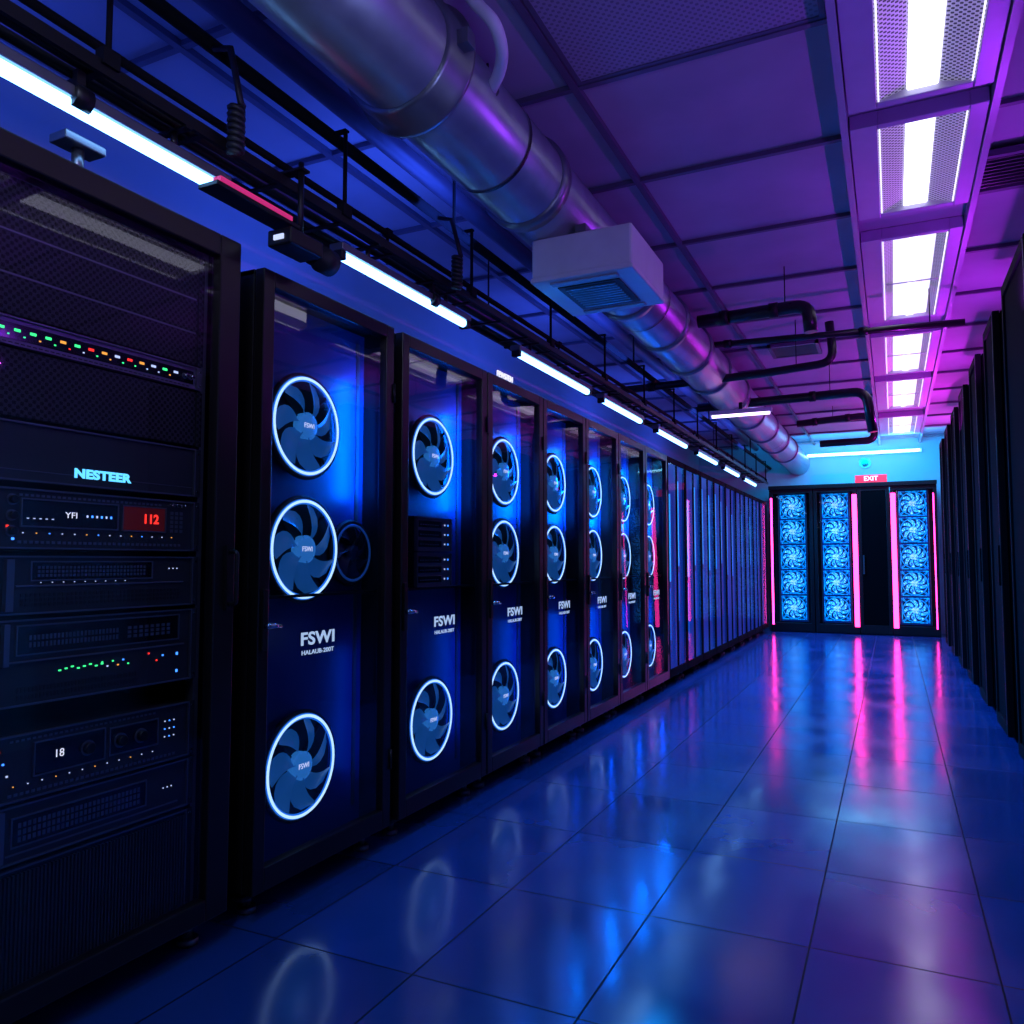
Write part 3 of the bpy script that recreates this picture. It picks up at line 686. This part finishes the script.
b = NB(); cyl(b, (p.x, p.y, p.z+.03), (p.x, p.y, TZ+.07), .010, 8); box(b, p.x-.10, p.x+.02, p.y-.02, p.y+.02, TZ+.038, TZ+.046); obj('bracket', b, black, t)
b = NB(); box(b, p.x-.02, p.x+.02, p.y-.105, p.y-.10, p.z-.008, p.z+.008); obj('indicator_light', b, whiteled_m, t)
p = onx(250, 204, SX+.10)
t = thing('beacon_light', 'thin red glowing light bar on the tray over the rack gap', 'light', p)
b = NB(); box(b, p.x-.05, p.x+.03, p.y-.16, p.y+.20, p.z-.012, p.z+.003); obj('base', b, black, t, bevel=.003)
b = NB(); box(b, p.x+.0, p.x+.031, p.y-.15, p.y+.16, p.z+.003, p.z+.018); obj('lens', b, glow('dim_red_lens', (.7, .03, .2), .7), t)
p = onx(78, 150, FX-.1); zt = 2.172
t = thing('mounting_stand', 'small grey T-shaped stand on top of the nearest rack', 'stand', (p.x, p.y, zt))
b = NB(); box(b, p.x-.06, p.x+.06, p.y-.05, p.y+.05, zt, zt+.012); obj('base', b, ear_m, t)
b = NB(); cyl(b, (p.x, p.y, zt+.012), (p.x, p.y, zt+.09), .016, 12); obj('post', b, ear_m, t)
b = NB(); box(b, p.x-.035, p.x+.035, p.y-.06, p.y+.06, zt+.09, zt+.115); obj('head', b, ear_m, t, bevel=.004)

# ------------------------------------------------------------------ big duct
DX, DZ, DR = -1.43, H+1.68, .19
t = thing('ventilation_duct', 'large round galvanised duct running the length of the ceiling', 'duct', (DX, 6, DZ-DR))
b = NB(); tube(b, [(DX, -1.6, DZ), (DX, YB-.02, DZ)], DR, 40); obj('pipe', b, duct_m, t)
for yy in (.6, 3.12, 4.6, 5.4, 6.2, 7.0, 8.0, 9.1, 10.2, 11.3, 12.4):
    b = NB(); tube(b, [(DX, yy-.035, DZ), (DX, yy-.032, DZ), (DX, yy+.032, DZ), (DX, yy+.035, DZ)], [DR+.001, DR+.018, DR+.018, DR+.001], 40, False); obj('collar', b, band_m, t)
for yy in (2.75, 4.9, 7.9, 10.9):
    b = NB(); tube(b, [(DX, yy-.008, DZ), (DX, yy+.008, DZ)], DR+.006, 40, False)
    box(b, DX-.004, DX+.004, yy-.004, yy+.004, DZ+DR, CZ-.001)
    obj('strap_hanger', b, black, t)
b = NB(); tube(b, [(DX, 2.10, DZ), (DX, 2.105, DZ), (DX, 2.20, DZ), (DX, 2.205, DZ), (DX, 2.22, DZ), (DX, 2.225, DZ)], [DR+.001, DR+.022, DR+.022, DR+.042, DR+.042, DR+.001], 40, False)
box(b, DX+DR+.02, DX+DR+.06, 2.13, 2.18, DZ-.02, DZ+.03); obj('flange', b, band_m, t)
hp = [onz(u, v, z) for u, v, z in ((450, -40, 3.1), (474, 2, 2.98), (495, 22, 2.90), (503, 50, 2.86), (500, 72, 2.85), (488, 96, 2.84))]
t = thing('flexible_hose', 'pale flexible hose curving down beside the big duct', 'hose', hp[3])
b = NB(); q = rounded(hp, .08, 6); tube(b, q, .022, 12); obj('tube', b, hose_m, t)
b = NB(); cyl(b, hp[-1]+(hp[-2]-hp[-1])*.3, hp[-1]-(hp[-2]-hp[-1])*.1, .030, 14); obj('cuff', b, ear_m, t)
b = NB(); cyl(b, (-2.05, -1.6, 3.08), (-2.05, 13.9, 3.08), .05, 16); tag(obj('conduit_pipe', b, trim_m), 'medium grey pipe high on the left beside the big duct', 'pipe')

# AC cassette
ax, ay, az = -1.23, 3.54, 2.43
t = thing('air_conditioner', 'white box air conditioner unit hanging under the round duct', 'air conditioner', (ax, ay, az))
b = NB(); box(b, ax-.24, ax+.24, ay-.27, ay+.27, az+.02, az+.205); obj('body', b, white_m, t, bevel=.012)
b = NB(); box(b, ax-.245, ax+.245, ay-.275, ay+.275, az, az+.022); obj('cover_panel', b, white_m, t, bevel=.006)
b = NB(); box(b, ax-.15, ax+.15, ay-.17, ay+.17, az-.006, az-.0005); obj('intake', b, deep, t)
b = NB()
for k in range(9): box(b, ax-.12, ax+.12, ay-.14+.032*k, ay-.13+.032*k, az-.012, az-.006)
obj('grille', b, ear_m, t)
b = NB(); box(b, ax-.05, ax+.0, ay-.2, ay+.2, az+.205, az+.27); obj('saddle', b, ear_m, t)
flapm = surf('grey_flap', (.3, .3, .34), .4)
for s in (-1, 1):
    b = NB(); box(b, ax-.16, ax+.16, ay+s*.22-.02, ay+s*.22+.02, az-.008, az-.0005); obj('flap', b, flapm, t)
def loop(label, pts, Y, r, hang=()):
    P = [ony(u, v, Y) for u, v in pts]
    t = thing('black_pipe', label, 'pipe', P[0], 'black pipes crossing the ceiling')
    b = NB(); tube(b, rounded(P, .12, 6), r, 14); obj('pipe', b, black_pipe, t)
    for f in (.25, .7):
        q = P[0]+(P[1]-P[0])*f; dd = (P[1]-P[0]).normalized()*.03
        b = NB(); tube(b, [q-dd, q+dd], r+.008, 14); obj('coupling', b, black, t)
    for k, (i, f) in enumerate(hang):
        q = P[i]+(P[i+1]-P[i])*f
        b = NB(); cyl(b, (q.x, Y, q.z+r*.8), (q.x, Y, CZ-.001), .004, 8); obj('hanger', b, black, t)
loop('black pipe elbow crossing the ceiling, nearest to the air conditioner', [(698, 322), (808, 305), (811, 332)], 5.6, .045, ((0, .8),))
loop('long black pipe with a rising bend, crossing at mid ceiling', [(618, 391), (760, 374), (834, 362), (829, 322)], 6.9, .035, ((1, .5),))
loop('black pipe crossing the ceiling with a hooked right end, farther back', [(698, 408), (866, 391), (873, 432)], 8.2, .045, ((0, .8),))
loop('farthest black pipe crossing the ceiling near the back wall', [(797, 424), (870, 415), (876, 440), (820, 444)], 11.0, .045, ((0, .5),))
loop('straight black pipe crossing the ceiling to the right wall', [(660, 350), (965, 322)], 6.4, .025, ((0, .9),))
LY = 7.6
b = NB(); p = ony(710, 416, LY); q = ony(772, 411, LY)
t = thing('tube_light', 'white tube light hanging crosswise below the far ceiling', 'light', (p+q)/2)
box(b, p.x, q.x, LY-.02, LY+.03, p.z, p.z+.04); obj('housing', b, white_m, t)
b = NB(); cyl(b, (p.x+.02, LY, p.z-.012), (q.x-.02, LY, p.z-.012), .014, 12); obj('tube', b, glow('lilac_tube', (.85, .6, 1), 4), t)
b = NB(); box(b, (p.x+q.x)/2-.015, (p.x+q.x)/2+.015, LY, LY+.02, p.z+.04, DZ-DR+.01); obj('hanger', b, black, t)
for (u, v, lab) in ((795, 350, 'small slatted ceiling vent left of the aisle lights'), (1020, 168, 'slatted ceiling vent right of the aisle lights')):
    p = onz(u, v, CZ-.05)
    t = thing('ceiling_vent', lab, 'vent', p, 'ceiling vents')
    b = NB(); w = .22
    for a in ((-w, w, -w, -w+.03), (-w, w, w-.03, w), (-w, -w+.03, -w, w), (w-.03, w, -w, w)): box(b, p.x+a[0], p.x+a[1], p.y+a[2], p.y+a[3], CZ-.06, CZ-.0285)
    obj('frame', b, trim_m, t)
    b = NB(); box(b, p.x-w+.03, p.x+w-.03, p.y-w+.03, p.y+w-.03, CZ-.042, CZ-.030); obj('backing', b, deep, t)
    b = NB()
    for k in range(9): box(b, p.x-w+.03, p.x+w-.03, p.y-w+.05+k*.04, p.y-w+.06+k*.04, CZ-.055, CZ-.043)
    obj('slats', b, ear_m, t)

# ------------------------------------------------------------------ lights
for k, y in enumerate((.8, 3.2, 5.8, 8.6, 11.4)):
    area('blue_wash', (-2.35, y, 2.22), (-.8, 0, .7), .5, 2.0, (.03, .10, 1), 24)
for y, p, c in ((.8, 13, (.32, .05, 1)), (2.6, 15, (.36, .04, 1)), (4.6, 20, (.44, .03, 1)), (6.6, 27, (.55, .02, 1)), (8.6, 38, (.70, .02, .95)), (10.6, 48, (.8, .02, .85)), (12.6, 50, (.75, .03, .8))):
    spot('violet_spot', (.56, y, 2.35), (-.8, 0, 1), c, p, 165, .02, .6)
    area('violet_wash', (1.2, y, 2.8), (0, 0, 1), .5, 1.2, c, p*.11)
area('cyan_wash', (-.5, 13.3, 2.95), (0, 1, -.35), 2.4, .1, (.0, .42, 1), 75)
for y, p in ((1.4, 40), (3.4, 110), (5.6, 300), (8.0, 480), (10.5, 480), (12.5, 300)):
    spot('blue_spot', (-1.6, y, 2.36), (.85, .1, -1), (.0, .27, 1), p, 130, .08)
spot('near_fill', (-.9, .3, 2.7), (-1, 1.0, -1.2), (.55, .65, 1), 32, 110, .2)
spot('duct_fill', (-.3, .9, 2.1), (-1, 1.2, .75), (.35, .42, 1), 16, 90, .1)
w = bpy.data.worlds.new('world'); scene.world = w; w.use_nodes = True
w.node_tree.nodes['Background'].inputs[0].default_value = (.02, .04, .2, 1); w.node_tree.nodes['Background'].inputs[1].default_value = .05
for o in bpy.data.objects:
    if '_b' in o: del o['_b']
